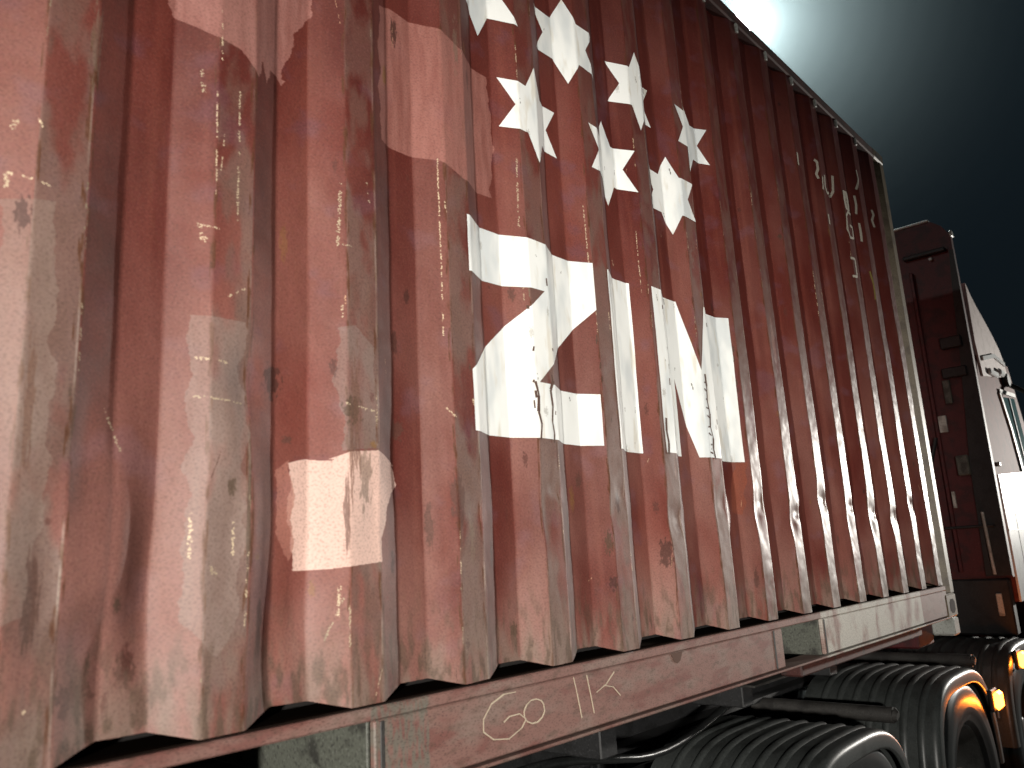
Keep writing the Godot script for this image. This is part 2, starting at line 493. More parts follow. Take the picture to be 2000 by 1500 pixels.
func vinyl_paint() -> Image:
	# 1.5 m x 0.75 m round the big letters: white film with cracks and streaks
	var img := Image.create(1024, 512, false, Image.FORMAT_RGBA8)
	img.fill(Color8(240, 241, 238))
	lay(img, tint(256, 128, Color8(196, 202, 204), noise(61, 0.04, 4), 1, 0.3, 0.0, 0.5, 0.6))
	lay(img, tint(512, 256, Color8(206, 196, 178), noise(62, 0.06, 4), 1, 0.2, 0.2, 0.6, 0.5))
	var P := func(x: float, y: float) -> Vector2: return Vector2((x - 1.2) * 682.6, (1.1 - y) * 682.6)
	for i in 34:
		var x := 1.24 + rng.randf() * 1.3
		var c: Vector2 = P.call(x, 0.5 + rng.randf() * 0.55)
		scratch(img, c, c + Vector2(rng.randf_range(-3, 3), rng.randf_range(2, 14)), rng.randf_range(1.0, 2.2), Color8(70, 62, 56), 0.3)
	for i in 18:
		var c: Vector2 = P.call(1.24 + rng.randf() * 1.3, 0.5 + rng.randf() * 0.55)
		stamp(img, c.x, c.y, rng.randf_range(2, 7), rng.randf_range(3, 16), Color8(160, 156, 148), 0.5, 700 + i, 0.9)
	return img

func materials():
	var gb := Image.create(256, 256, false, Image.FORMAT_L8)
	var n1 := noise(71, 0.12, 4)
	for y in 256:
		for x in 256:
			gb.set_pixel(x, y, Color.WHITE * (0.5 + 0.5 * n1.get_noise_2d(x, y)))
	gb.bump_map_to_normal_map(2.0)
	grain_n = tex(gb)
	for i in 2:
		var m := mat(Color.WHITE, 0.56 if i == 0 else 0.40)
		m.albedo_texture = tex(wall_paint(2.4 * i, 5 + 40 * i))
		m.metallic_specular = 0.42 if i == 0 else 0.5
		m.normal_enabled = true
		m.normal_texture = grain_n
		m.normal_scale = 0.10
		M["wall%d" % i] = m
	var r := mat(Color.WHITE, 0.6)
	r.albedo_texture = tex(rail_paint())
	M.rail = r
	var v := mat(Color.WHITE, 0.45)
	v.albedo_texture = tex(vinyl_paint())
	M.vinyl = v
	M.code = mat(Color8(178, 170, 156), 0.6)
	M.code_yellow = mat(Color8(128, 112, 60), 0.6)
	M.chalk = mat(Color8(186, 172, 150), 0.9)
	M.tear = mat(Color8(84, 60, 50), 0.8)
	M.red = speckled(Color8(112, 44, 34), Color8(70, 34, 28), 81, 0.55)
	M.railtop = speckled(Color8(78, 40, 34), Color8(48, 30, 26), 97, 0.7)
	M.post = speckled(Color8(112, 98, 76), Color8(72, 56, 42), 82, 0.5)
	M.inside = mat(Color8(20, 15, 13), 0.9)
	M.painted_shade = mat(Color8(26, 20, 17), 1.0)  # near-black that paints shade onto the rail ledge
	M.painted_shade.metallic_specular = 0.0
	M.steel = speckled(Color8(52, 50, 48), Color8(26, 24, 23), 83, 0.6)
	M.dark = speckled(Color8(30, 30, 31), Color8(16, 16, 16), 84, 0.6)
	M.galv = speckled(Color8(176, 178, 172), Color8(120, 118, 110), 85, 0.45)
	M.pocket = speckled(Color8(82, 84, 76), Color8(40, 39, 36), 86, 0.6)
	M.rubber = speckled(Color8(27, 28, 28), Color8(17, 18, 18), 87, 0.33)
	M.guard = speckled(Color8(60, 63, 62), Color8(42, 44, 43), 96, 0.40)
	M.rim = speckled(Color8(58, 58, 56), Color8(30, 29, 27), 88, 0.5)
	M.brown = speckled(Color8(64, 32, 28), Color8(34, 26, 24), 95, 0.6)
	M.cabred = speckled(Color8(108, 58, 52), Color8(90, 48, 43), 89, 0.7)
	M.cabred.metallic_specular = 0.25
	M.backred = speckled(Color8(72, 16, 19), Color8(46, 12, 14), 90, 0.6)
	M.white = speckled(Color8(236, 238, 238), Color8(220, 222, 221), 91, 0.33)
	M.flap = speckled(Color8(206, 192, 188), Color8(186, 172, 166), 92, 0.6)
	M.flap.metallic_specular = 0.35
	M.alu = speckled(Color8(124, 124, 116), Color8(76, 72, 64), 93, 0.38)
	M.glass = mat(Color8(104, 140, 142), 0.08)  # lit teal of the pane is put into its colour
	M.glass.metallic_specular = 0.7
	M.asphalt = speckled(Color8(56, 55, 54), Color8(34, 34, 35), 94, 0.7, 0.8)
	M.amber = mat(Color8(255, 150, 40), 0.3)
	M.amber.emission_enabled = true
	M.amber.emission = Color(1.0, 0.50, 0.14)
	M.amber.emission_energy_multiplier = 22.0
	M.lens = mat(Color8(250, 252, 255), 0.3)
	M.lens.emission_enabled = true
	M.lens.emission = Color(0.95, 1.0, 0.99)
	M.lens.emission_energy_multiplier = 30.0

# worn paint: two tones in a noise pattern laid from three sides
func speckled(a: Color, b: Color, sd: int, rough: float, per_m := 1.6) -> StandardMaterial3D:
	var img := Image.create(256, 256, false, Image.FORMAT_RGBA8)
	img.fill(a)
	lay(img, tint(256, 256, b, noise(sd, 0.02, 5), 1, 1, 0.0, 0.45, 0.8))
	lay(img, tint(256, 256, b.darkened(0.3), noise(sd + 500, 0.25, 3), 1, 1, 0.15, 0.6, 0.6))
	lay(img, tint(256, 256, a.lightened(0.25), noise(sd + 900, 0.3, 3), 1, 1, 0.25, 0.6, 0.5))
	var m := mat(Color.WHITE, rough)
	m.albedo_texture = tex(img)
	m.uv1_triplanar = true
	m.uv1_world_triplanar = true
	m.uv1_scale = Vector3.ONE * per_m
	return m

# ------------------------------------------------------------------ ground
func ground():
	var m := MeshInstance3D.new()
	m.name = "ground"
	var st := st0()
	flat_quad(st, Vector3(-150, 0, -150), Vector3(150, 0, -150), Vector3(150, 0, 150), Vector3(-150, 0, 150), Vector3(0, -1, 0))
	m.mesh = st.commit()
	m.material_override = M.asphalt
	m.set_meta("kind", "structure")
	m.set_meta("label", "dark asphalt of the lorry yard under the truck")
	add_child(m)

# ------------------------------------------------------------------ the corrugated wall
func wall_z(x: float, y: float) -> float:
	var xx := x + 0.0018 * warp.get_noise_2d(x * 3.0, y * 2.2) + 0.0020 * smoothstep(0.9, 0.2, y) * warp.get_noise_2d(x * 5.0 + 40.0, y * 7.0)
	var t := fposmod(xx - X0, PITCH)
	var z := 0.0
	if t < 0.068:
		z = -DEEP * t / 0.068
	elif t < 0.138:
		z = -DEEP
	elif t < 0.206:
		z = -DEEP * (0.206 - t) / 0.068
	z += 0.0035 * warp.get_noise_2d(x * 1.7 + 9.0, y * 1.5) + 0.0012 * warp.get_noise_2d(x * 9.0, y * 6.0 + 30.0)
	for d in dents:
		var dx: float = (x - d[0]) / d[3]
		var dy: float = (y - d[1]) / d[4]
		var r := dx * dx + dy * dy
		if r < 6.0:
			z += d[2] * exp(-r)
	return z * smoothstep(-0.02, 0.02, WH - y) if y > WH - 0.04 and z > 0.0 else z

func wall_grid():
	for c in range(2, 15):
		var xc := X0 + c * PITCH
		var y := rng.randf_range(0.31, 0.41)
		dents.append([xc - 0.015, y, -rng.randf_range(0.006, 0.014), 0.025, rng.randf_range(0.02, 0.04)])
		if c > 3:
			dents.append([xc - 0.06, y + rng.randf_range(-0.06, 0.03), -rng.randf_range(0.003, 0.008), 0.03, rng.randf_range(0.04, 0.08)])
		dents.append([xc - rng.randf_range(0.02, 0.2), rng.randf_range(0.1, 0.8), rng.randf_range(-0.008, 0.004), 0.06, rng.randf_range(0.06, 0.2)])
	# the near panels are pushed about more
	for d in [[0.50, 0.30, 0.022, 0.045, 0.16], [0.56, 0.20, -0.020, 0.04, 0.12], [0.46, 0.12, -0.014, 0.05, 0.10], [0.72, 0.30, 0.014, 0.03, 0.14], [0.70, 0.56, -0.016, 0.03, 0.06], [0.66, 0.44, 0.010, 0.03, 0.08], [0.45, 0.42, -0.010, 0.03, 0.10], [0.82, 0.16, -0.010, 0.03, 0.10], [0.97, 0.30, -0.008, 0.03, 0.06], [0.765, 0.10, -0.008, 0.03, 0.10], [0.40, 0.22, -0.012, 0.03, 0.16], [1.05, 0.45, -0.006, 0.03, 0.08]]:
		dents.append(d)
	for c in range(-6, 18):
		for t in [0.0, 0.068, 0.138, 0.206]:
			var e: float = X0 + c * PITCH + t
			if e < -1.24 or e > 4.60:
				continue
			for o in [-0.0045, 0.0, 0.0045, 0.019, 0.034, 0.052]:
				xs.append(e + o)
	xs.sort()
	var rows := 86
	for r in rows + 1:
		ys.append(WH * r / rows)
	# texture seam and edges
	var seam := false
	for i in xs.size():
		if not seam and xs[i] > 2.4:
			xs.insert(i, 2.4)
			seam = true
			break
	for i in xs.size():
		var zc := PackedFloat32Array()
		var nc := PackedVector3Array()
		for r in ys.size():
			var x := xs[i]; var y := ys[r]
			zc.append(wall_z(x, y))
			var e := 0.003
			nc.append(Vector3(wall_z(x - e, y) - wall_z(x + e, y), wall_z(x, y - e) - wall_z(x, y + e), 2.0 * e).normalized())
		gz.append(zc)
		gn.append(nc)

func wall_at(x: float, y: float) -> Array:
	var i := clampi(xs.bsearch(x) - 1, 0, xs.size() - 2)
	var fy := clampf(y / WH, 0.0, 0.9999) * (ys.size() - 1)
	var r := int(fy)
	var a := (x - xs[i]) / (xs[i + 1] - xs[i])
	var b := fy - r
	var z: float = lerpf(lerpf(gz[i][r], gz[i + 1][r], a), lerpf(gz[i][r + 1], gz[i + 1][r + 1], a), b)
	var n: Vector3 = gn[i][r].lerp(gn[i + 1][r], a).lerp(gn[i][r + 1].lerp(gn[i + 1][r + 1], a), b)
	return [z, n.normalized()]

func wall_mesh(xa: float, xb: float, tx: float) -> ArrayMesh:
	var vs := PackedVector3Array(); var ns := PackedVector3Array(); var uv := PackedVector2Array(); var ix := PackedInt32Array()
	var cols: Array = []
	for i in xs.size():
		if xs[i] >= xa - 0.0001 and xs[i] <= xb + 0.0001:
			cols.append(i)
	var R := ys.size()
	for i in cols:
		for r in R:
			var y := ys[r]
			# the pressed-in parts end a little higher than the crests
			if r == 0:
				y = 0.020 * clampf(-gz[i][0] / DEEP, 0.0, 1.2) - 0.006
			vs.append(Vector3(xs[i], y, gz[i][r])); ns.append(gn[i][r]); uv.append(Vector2((xs[i] - tx) / 2.4, 1.0 - ys[r] / 2.4))
	for c in cols.size() - 1:
		for r in R - 1:
			var a := c * R + r
			ix.append_array([a, a + 1, a + R, a + 1, a + R + 1, a + R])
	var arr := []
	arr.resize(Mesh.ARRAY_MAX)
	arr[Mesh.ARRAY_VERTEX] = vs; arr[Mesh.ARRAY_NORMAL] = ns; arr[Mesh.ARRAY_TEX_UV] = uv; arr[Mesh.ARRAY_INDEX] = ix
	var m := ArrayMesh.new()
	m.add_surface_from_arrays(Mesh.PRIMITIVE_TRIANGLES, arr)
	return m

# film or paint that follows the corrugation: polygons in wall coordinates laid on the grid, a little proud
func on_wall(polys: Array, proud: float) -> ArrayMesh:
	var st := st0()
	for poly in polys:
		var lo: Vector2 = poly[0]; var hi: Vector2 = poly[0]
		for p in poly:
			lo = lo.min(p); hi = hi.max(p)
		for i in xs.size() - 1:
			if xs[i + 1] < lo.x or xs[i] > hi.x:
				continue
			var strip := PackedVector2Array([Vector2(xs[i], lo.y - 1), Vector2(xs[i + 1], lo.y - 1), Vector2(xs[i + 1], hi.y + 1), Vector2(xs[i], hi.y + 1)])
			for piece in Geometry2D.intersect_polygons(poly, strip):
				var plo: float = 1e9; var phi: float = -1e9
				for p in piece:
					plo = minf(plo, p.y); phi = maxf(phi, p.y)
				for r in ys.size() - 1:
					if ys[r + 1] < plo or ys[r] > phi:
						continue
					var cell := PackedVector2Array([Vector2(xs[i] - 1, ys[r]), Vector2(xs[i + 1] + 1, ys[r]), Vector2(xs[i + 1] + 1, ys[r + 1]), Vector2(xs[i] - 1, ys[r + 1])])
					for q in Geometry2D.intersect_polygons(piece, cell):
						var t := Geometry2D.triangulate_polygon(q)
						var ps := PackedVector3Array(); var ns := PackedVector3Array(); var us := PackedVector2Array()
						for p in q:
							var w := wall_at(clampf(p.x, xs[i] + 1e-5, xs[i + 1] - 1e-5), p.y)
							ps.append(Vector3(p.x, p.y, w[0]) + w[1] * proud); ns.append(w[1]); us.append(Vector2((p.x - 1.2) / 1.5, (1.1 - p.y) / 0.75))
						for k in range(0, t.size(), 3):
							tri(st, ps[t[k]], ps[t[k + 1]], ps[t[k + 2]], ns[t[k]], ns[t[k + 1]], ns[t[k + 2]], us[t[k]], us[t[k + 1]], us[t[k + 2]])
	return st.commit()

func stroke(pts: PackedVector2Array, w: float) -> Array:
	return Geometry2D.offset_polyline(pts, w * 0.5, Geometry2D.JOIN_ROUND, Geometry2D.END_BUTT)

func star(c: Vector2, r: float) -> PackedVector2Array:
	var o := PackedVector2Array()
	for i in 12:
		var a := PI / 2 + i * PI / 6
		o.append(c + Vector2(cos(a), sin(a)) * (r if i % 2 == 0 else r * 0.56))
	return o

# ------------------------------------------------------------------ the container
func container():
	wall_grid()
	var c := thing("shipping_container", "rust red corrugated container with white stars and big white letters", "container", Vector3(1.73, YB - 0.17, -1.219))
	part(c, "side_wall", wall_mesh(-1.25, 2.4, 0.0), M.wall0)
	part(c, "side_wall", wall_mesh(2.4, 4.61, 2.4), M.wall1)
	# stars
	for s in [[1.356, 1.716], [1.712, 1.724], [2.070, 1.708], [2.432, 1.690], [1.536, 1.404], [1.897, 1.404], [2.252, 1.406]]:
		part(c, "star", on_wall([star(Vector2(s[0], s[1]), 0.142)], 0.0012), M.vinyl)
	# letters
	part(c, "letter", on_wall([V([1.250, 1.030, 1.743, 1.030, 1.743, 0.893, 1.478, 0.655, 1.736, 0.655, 1.736, 0.516, 1.247, 0.516, 1.246, 0.655, 1.520, 0.898, 1.250, 0.890])], 0.0012), M.vinyl)
	part(c, "letter", on_wall([V([1.809, 1.028, 1.962, 1.028, 1.962, 0.513, 1.809, 0.513])], 0.0012), M.vinyl)
	part(c, "letter", on_wall([V([2.038, 1.028, 2.236, 1.028, 2.300, 0.800, 2.362, 1.028, 2.557, 1.028, 2.557, 0.517, 2.414, 0.517, 2.413, 0.760, 2.374, 0.640, 2.372, 0.517, 2.263, 0.517, 2.182, 0.763, 2.182, 0.517, 2.038, 0.517])], 0.0012), M.vinyl)
	# where the film has split and torn
	var tears: Array = []
	for t in [[1.530, 0.665, 1.517, 0.640, 1.522, 0.600, 1.516, 0.560, 1.521, 0.530, 1.518, 0.508], [1.462, 0.655, 1.470, 0.620, 1.466, 0.58, 1.474, 0.55, 1.468, 0.512], [2.052, 0.62, 2.047, 0.58, 2.052, 0.545, 2.046, 0.512], [2.318, 0.79, 2.322, 0.75, 2.316, 0.70, 2.324, 0.66, 2.318, 0.62, 2.328, 0.58, 2.322, 0.545, 2.33, 0.512]]:
		var p := V(t)
		for i in p.size() - 1:
			tears.append_array(stroke(PackedVector2Array([p[i], p[i + 1]]), rng.randf_range(0.004, 0.011)))
	for i in 9:
		var y := 0.53 + i * 0.029
		tears.append_array(stroke(PackedVector2Array([Vector2(2.318, y), Vector2(2.318 - rng.randf_range(0.008, 0.02), y + rng.randf_range(-0.004, 0.012))]), 0.005))
	for i in 26:
		var y := rng.randf_range(0.53, 1.0)
		var x: float = [1.53, 1.46, 2.09, 2.56, 1.74, 2.37][i % 6] + rng.randf_range(-0.006, 0.006)
		tears.append_array(stroke(PackedVector2Array([Vector2(x, y), Vector2(x + rng.randf_range(-0.003, 0.003), y - rng.randf_range(0.006, 0.022))]), rng.randf_range(0.003, 0.006)))
	for q in tears:
		if q.size() > 2:
			part(c, "film_tear", on_wall([q], 0.0022), M.tear)
	# painted owner's code near the front end
	for g in [[3.663, 2.039, 3.678, 2.030, 3.678, 1.992, 3.665, 1.964, 3.673, 1.941], [3.708, 1.960, 3.698, 1.925, 3.692, 1.887], [3.740, 1.979, 3.724, 1.915, 3.738, 1.884, 3.895, 1.930, 3.915, 1.960, 3.926, 2.048],
			[4.029, 1.978, 3.985, 1.975, 3.979, 1.926, 3.985, 1.883, 4.025, 1.880, 4.036, 1.926, 4.029, 1.978], [4.210, 2.028, 4.213, 1.976, 4.204, 1.922], [4.251, 2.184, 4.261, 2.133, 4.228, 2.066],
			[4.040, 1.862, 4.010, 1.868, 3.976, 1.840, 3.966, 1.760, 3.985, 1.722, 4.030, 1.730, 4.036, 1.790, 4.005, 1.795], [4.212, 1.871, 4.213, 1.825, 4.210, 1.767], [3.959, 1.608, 4.002, 1.612, 3.995, 1.516, 3.954, 1.512], [4.484, 2.030, 4.492, 2.001, 4.477, 1.968, 4.486, 1.927], [3.422, 1.983, 3.419, 1.920], [3.709, 1.766, 3.709, 1.714]]:
		part(c, "code_mark", on_wall(stroke(V(g), 0.0135), 0.0010), M.code)
	part(c, "yellow_mark", on_wall(stroke(V([4.231, 1.604, 4.243, 1.535, 4.241, 1.451]), 0.010), 0.0010), M.code_yellow)
	# rails
	part(c, "top_rail", box(Vector3(-1.2, WH - 0.002, -0.07), Vector3(4.62, WH + 0.055, 0.006), 0.006), M.railtop)
	for z in [-2.444, -2.37]:
		if z < -2.4:
			part(c, "top_rail", box(Vector3(-1.2, WH - 0.002, z), Vector3(4.62, WH + 0.055, z + 0.07), 0.006), M.red)
	for k in range(5, 15):  # pale tabs added as the glints on the crest tops
		part(c, "glint_tab", box(Vector3(X0 + k * PITCH - 0.022, WH - 0.040, -0.004), Vector3(X0 + k * PITCH - 0.004, WH + 0.004, 0.0085), 0.003), M.galv)
	var rail := func(lo: Vector3, hi: Vector3):
		var st := st0()
		add_box(st, lo, hi, 0.003)
		var m: ArrayMesh = st.commit()
		# texture runs along the rail
		var a := m.surface_get_arrays(0)
		var uv := PackedVector2Array()
		for p in a[Mesh.ARRAY_VERTEX]:
			uv.append(Vector2((p.x + 1.4) / 6.4, -p.y / 0.18))
		a[Mesh.ARRAY_TEX_UV] = uv
		var o := ArrayMesh.new()
		o.add_surface_from_arrays(Mesh.PRIMITIVE_TRIANGLES, a)
		return o
	part(c, "bottom_rail", rail.call(Vector3(-1.2, -0.034, -0.09), Vector3(4.62, -0.011, 0.004)), M.rail)
	part(c, "ledge_shade", box(Vector3(-1.2, -0.0105, -0.115), Vector3(4.6, -0.0075, -0.006), 0.001), M.painted_shade)  # dark plate laid on the rail to paint the shade in the recesses
	for r in [[-1.2, 0.565], [0.955, 2.655], [2.995, 4.62]]:
		part(c, "rail_web", rail.call(Vector3(r[0], -0.158, -0.012), Vector3(r[1], -0.035, 0.003)), M.rail)
		for x in [r[0] + 0.012, r[1] - 0.07]:
			if x > 0.4 and x < 3.2:
				part(c, "weld_seam", rail.call(Vector3(x, -0.156, 0.0025), Vector3(x + 0.010, -0.037, 0.0055)), M.steel)
	part(c, "rail_lip", rail.call(Vector3(-1.2, -0.170, -0.09), Vector3(4.62, -0.163, 0.010)), M.rail)
	part(c, "corner_gusset", prism(V([1.955, -0.036, 2.015, -0.036, 2.0, -0.058, 1.985, -0.064, 1.968, -0.056]), 0.003, 0.005), M.tear)
	for px in [0.76, 2.825]:
		var h: float = 0.19 if px < 1.0 else 0.17
		var fp := Node3D.new()
		fp.name = "fork_pocket"
		c.add_child(fp, true)
		part(fp, "pocket_side", box(Vector3(px - h - 0.008, -0.161, -2.3), Vector3(px - h, -0.036, -0.013), 0.002), M.pocket)
		part(fp, "pocket_side", box(Vector3(px + h, -0.161, -2.3), Vector3(px + h + 0.008, -0.036, -0.013), 0.002), M.pocket)
		part(fp, "pocket_top", box(Vector3(px - h, -0.042, -2.3), Vector3(px + h, -0.036, -0.095), 0.001), M.pocket)
	# chalk writing on the rail
	var chalk: Array = [[1.332, -0.041, 1.295, -0.040, 1.256, -0.053, 1.231, -0.079, 1.230, -0.103, 1.258, -0.122, 1.304, -0.129, 1.345, -0.115, 1.360, -0.100, 1.340, -0.086, 1.308, -0.086, 1.291, -0.094],
		[1.422, -0.090, 1.420, -0.079, 1.413, -0.071, 1.397, -0.065, 1.379, -0.065, 1.364, -0.072, 1.355, -0.083, 1.355, -0.095, 1.364, -0.106, 1.379, -0.112, 1.397, -0.112, 1.413, -0.105, 1.422, -0.094, 1.422, -0.088],
		[1.531, -0.038, 1.541, -0.076, 1.552, -0.128], [1.581, -0.040, 1.591, -0.083, 1.600, -0.126], [1.692, -0.047, 1.657, -0.070, 1.616, -0.083], [1.646, -0.072, 1.683, -0.081, 1.710, -0.104]]
	for g in chalk:
		var st := st0()
		var p := V(g)
		for i in p.size() - 1:
			# rubbed lines of uneven width
			for q in stroke(PackedVector2Array([p[i], p[i + 1] + (p[i + 1] - p[i]) * 0.03]), rng.randf_range(0.0016, 0.0032)):
				if q.size() > 2:
					add_prism(st, q, 0.0030, 0.0036 + 0.0003 * (i % 3))
		part(c, "chalk_writing", st.commit(), M.chalk)
	# corner posts with castings
	var post := V([4.602, -0.05, 4.606, -0.038, 4.688, -0.038, 4.704, 0.003, 4.764, 0.003, 4.764, -0.14, 4.602, -0.14])
	for z in [0.0, -2.438]:
		var st := st0()
		# polygon is (x, z): push along y
		var pl := PackedVector2Array()
		for v in post:
			pl.append(Vector2(v.x, v.y))
		for i in pl.size():
			var a := pl[i]; var b := pl[(i + 1) % pl.size()]
			var s := 1.0 if z == 0.0 else -1.0
			var yt := WH + 0.0; var yb := -0.05
			var mid := Vector3(4.69, 1.2, z - 0.07 * s)
			flat_quad(st, Vector3(a.x, yb, z + a.y * s), Vector3(b.x, yb, z + b.y * s), Vector3(b.x, yt, z + b.y * s), Vector3(a.x, yt, z + a.y * s), mid)
		part(c, "corner_post", st.commit(), M.post)
		part(c, "corner_post", box(Vector3(-1.3, -0.05, z - (0.13 if z == 0.0 else 0.0)), Vector3(-1.25, WH, z + (0.0 if z == 0.0 else 0.13))), M.post)
	for x in [-1.3, 4.588]:
		for y in [-0.17, WH - 0.002]:
			for z in [-0.158, -2.442]:
				var cc := Node3D.new()
				cc.name = "corner_casting"
				c.add_child(cc, true)
				var hi := 0.118 if y < 0 else 0.062
				part(cc, "block", box(Vector3(x, y, z), Vector3(x + 0.178, y + hi, z + 0.165), 0.008), M.post)
				var hole := V([0.05, 0.035, 0.075, 0.02, 0.115, 0.02, 0.14, 0.035, 0.14, 0.075, 0.115, 0.09, 0.075, 0.09, 0.05, 0.075])
				var hp := PackedVector2Array()
				for v in hole:
					hp.append(Vector2(x + v.x, y + v.y * hi / 0.118))
				part(cc, "slot", prism(hp, z + (0.1655 if z > -1 else -0.0005), z + (0.166 if z > -1 else -0.001)), M.inside)
	# the faces that the camera does not see
	part(c, "roof", box(Vector3(-1.25, WH + 0.03, -2.37), Vector3(4.6, WH + 0.045, -0.07)), M.red)
	part(c, "gap_blocker", box(Vector3(-1.2, -0.008, -0.16), Vector3(4.6, 0.10, -0.12), 0.002), M.inside)  # dark panel added behind the lower gap so that it stays dark
	part(c, "floor", box(Vector3(-1.25, -0.03, -2.34), Vector3(4.6, -0.012, -0.165)), M.inside)
	var fs := st0()
	for cI in range(-6, 15):
		var x := X0 + cI * PITCH
		var pts := [[x, -2.438], [x + 0.068, -2.402], [x + 0.138, -2.402], [x + 0.206, -2.438], [x + 0.278, -2.438]]
		for i in 4:
			flat_quad(fs, Vector3(pts[i][0], 0, pts[i][1]), Vector3(pts[i + 1][0], 0, pts[i + 1][1]), Vector3(pts[i + 1][0], WH, pts[i + 1][1]), Vector3(pts[i][0], WH, pts[i][1]), Vector3(x, 1, 0))
	part(c, "side_wall", fs.commit(), M.red)
	part(c, "front_wall", box(Vector3(4.66, -0.05, -2.30), Vector3(4.70, WH + 0.04, -0.138)), M.red)
	for z0 in [-2.31, -1.215]:
		part(c, "door", box(Vector3(-1.30, -0.05, z0), Vector3(-1.26, WH + 0.04, z0 + 1.085)), M.red)

# ------------------------------------------------------------------ trailer under it
func trailer():
	var t := thing("container_trailer", "dark steel trailer chassis carrying the red container", "trailer", Vector3(1.7, 0, -1.22))
	for z in [-0.78, -1.75]:
		var st := st0()
		add_box(st, Vector3(-1.6, -0.215, z - 0.09), Vector3(4.70, -0.195, z + 0.09), 0.003)
		add_box(st, Vector3(-1.6, -0.50, z - 0.09), Vector3(4.70, -0.48, z + 0.09), 0.003)
		add_box(st, Vector3(-1.6, -0.48, z - 0.01), Vector3(4.70, -0.215, z + 0.01), 0.002)
		part(t, "main_beam", st.commit(), M.dark)
	part(t, "front_bolster", box(Vector3(4.40, -0.30, -2.36), Vector3(4.66, -0.176, -0.10), 0.008), M.backred)
	part(t, "rear_bolster", box(Vector3(-1.25, -0.32, -2.36), Vector3(-1.05, -0.176, -0.10), 0.008), M.steel)
	# side stringer under the rail, from the middle to the front bolster
	part(t, "side_beam", box(Vector3(2.95, -0.235, -0.16), Vector3(4.40, -0.178, -0.075), 0.006), M.brown)
	part(t, "side_plate", box(Vector3(2.70, -0.24, -0.30), Vector3(4.42, -0.232, -0.14), 0.003), M.steel)
	for x in [-0.6, 0.25, 1.1, 1.95, 2.8, 3.6]:
		part(t, "cross_member", box(Vector3(x - 0.04, -0.32, -2.2), Vector3(x + 0.04, -0.20, -0.22), 0.004), M.dark)
	for z in [-0.05, -2.39]:
		part(t, "twist_lock", box(Vector3(4.665, -0.262, z - 0.06), Vector3(4.765, -0.172, z + 0.055), 0.010), M.galv)
	part(t, "brake_hose", hose([Vector3(0.1, -0.30, -0.45), Vector3(0.9, -0.42, -0.42), Vector3(1.8, -0.34, -0.4), Vector3(2.6, -0.45, -0.45), Vector3(3.4, -0.33, -0.5)], 0.014), M.rubber)
	# the trailer's own axles, left of the frame
	for x in [-2.4, -3.7]:
		for z in [-0.30, -2.14]:
			wheel(t, Vector3(x, -0.935, z))
	part(t, "tail_frame", box(Vector3(-4.4, -0.48, -1.9), Vector3(-1.6, -0.22, -0.62), 0.01), M.dark)

func hose(p: Array, r: float) -> ArrayMesh:
	var cv := Curve3D.new()
	for i in p.size():
		var tg: Vector3 = (p[mini(i + 1, p.size() - 1)] - p[maxi(i - 1, 0)]) * 0.18
		cv.add_point(p[i], -tg, tg)
	var st := st0()
	var n := 36
	for i in n:
		add_tube(st, cv.sample_baked(cv.get_baked_length() * i / n), cv.sample_baked(cv.get_baked_length() * (i + 1) / n), r, r, 8, false)
	return st.commit()

# ------------------------------------------------------------------ wheels
var tyre_mesh: ArrayMesh
var rim_mesh: ArrayMesh

func wheel_meshes():
	var R := 0.485
	var hw := 0.14
	var pr := PackedVector2Array()
	pr.append_array(V([0.275, -0.10, 0.30, -0.115, 0.34, -0.138, 0.40, -0.145, 0.445, -0.138, 0.468, -0.128]))
	var g := 0.011
	var z := -0.118
	pr.append(Vector2(R - 0.010, z - 0.004))
	for i in 5:
		var w := 0.036
		pr.append_array(PackedVector2Array([Vector2(R - 0.006, z), Vector2(R - 0.001, z + 0.005), Vector2(R + 0.002, z + w * 0.5), Vector2(R - 0.001, z + w - 0.005), Vector2(R - 0.006, z + w)]))
		if i < 4:
			pr.append_array(PackedVector2Array([Vector2(R - g, z + w + 0.002), Vector2(R - g - 0.001, z + w + 0.007), Vector2(R - g, z + w + 0.012)]))
		z += 0.050
	pr.append_array(V([R - 0.010, 0.122, 0.468, 0.128, 0.462, 0.1295, 0.458, 0.133, 0.445, 0.138, 0.42, 0.143, 0.40, 0.145, 0.37, 0.1435, 0.365, 0.146, 0.34, 0.138, 0.31, 0.128, 0.305, 0.131, 0.30, 0.122, 0.275, 0.10]))
	var st := st0()
	add_lathe(st, pr, Vector3.ZERO, 96)
	tyre_mesh = st.commit()
	var rs := st0()
	add_lathe(rs, V([0.02, 0.0, 0.11, 0.0, 0.13, -0.005, 0.15, -0.03, 0.21, -0.045, 0.235, -0.03, 0.25, 0.06, 0.268, 0.085, 0.285, 0.10, 0.287, 0.108, 0.280, 0.112, 0.274, 0.100, 0.262, 0.08]), Vector3.ZERO, 48)
	add_lathe(rs, V([0.0, 0.085, 0.07, 0.082, 0.085, 0.07, 0.09, 0.0]), Vector3.ZERO, 24)
	for i in 10:
		var a := TAU * i / 10
		var d := Vector3(cos(a), sin(a), 0) * 0.168
		add_tube(rs, d + Vector3(0, 0, -0.04), d + Vector3(0, 0, -0.005), 0.016, 0.014, 6)
	rim_mesh = rs.commit()

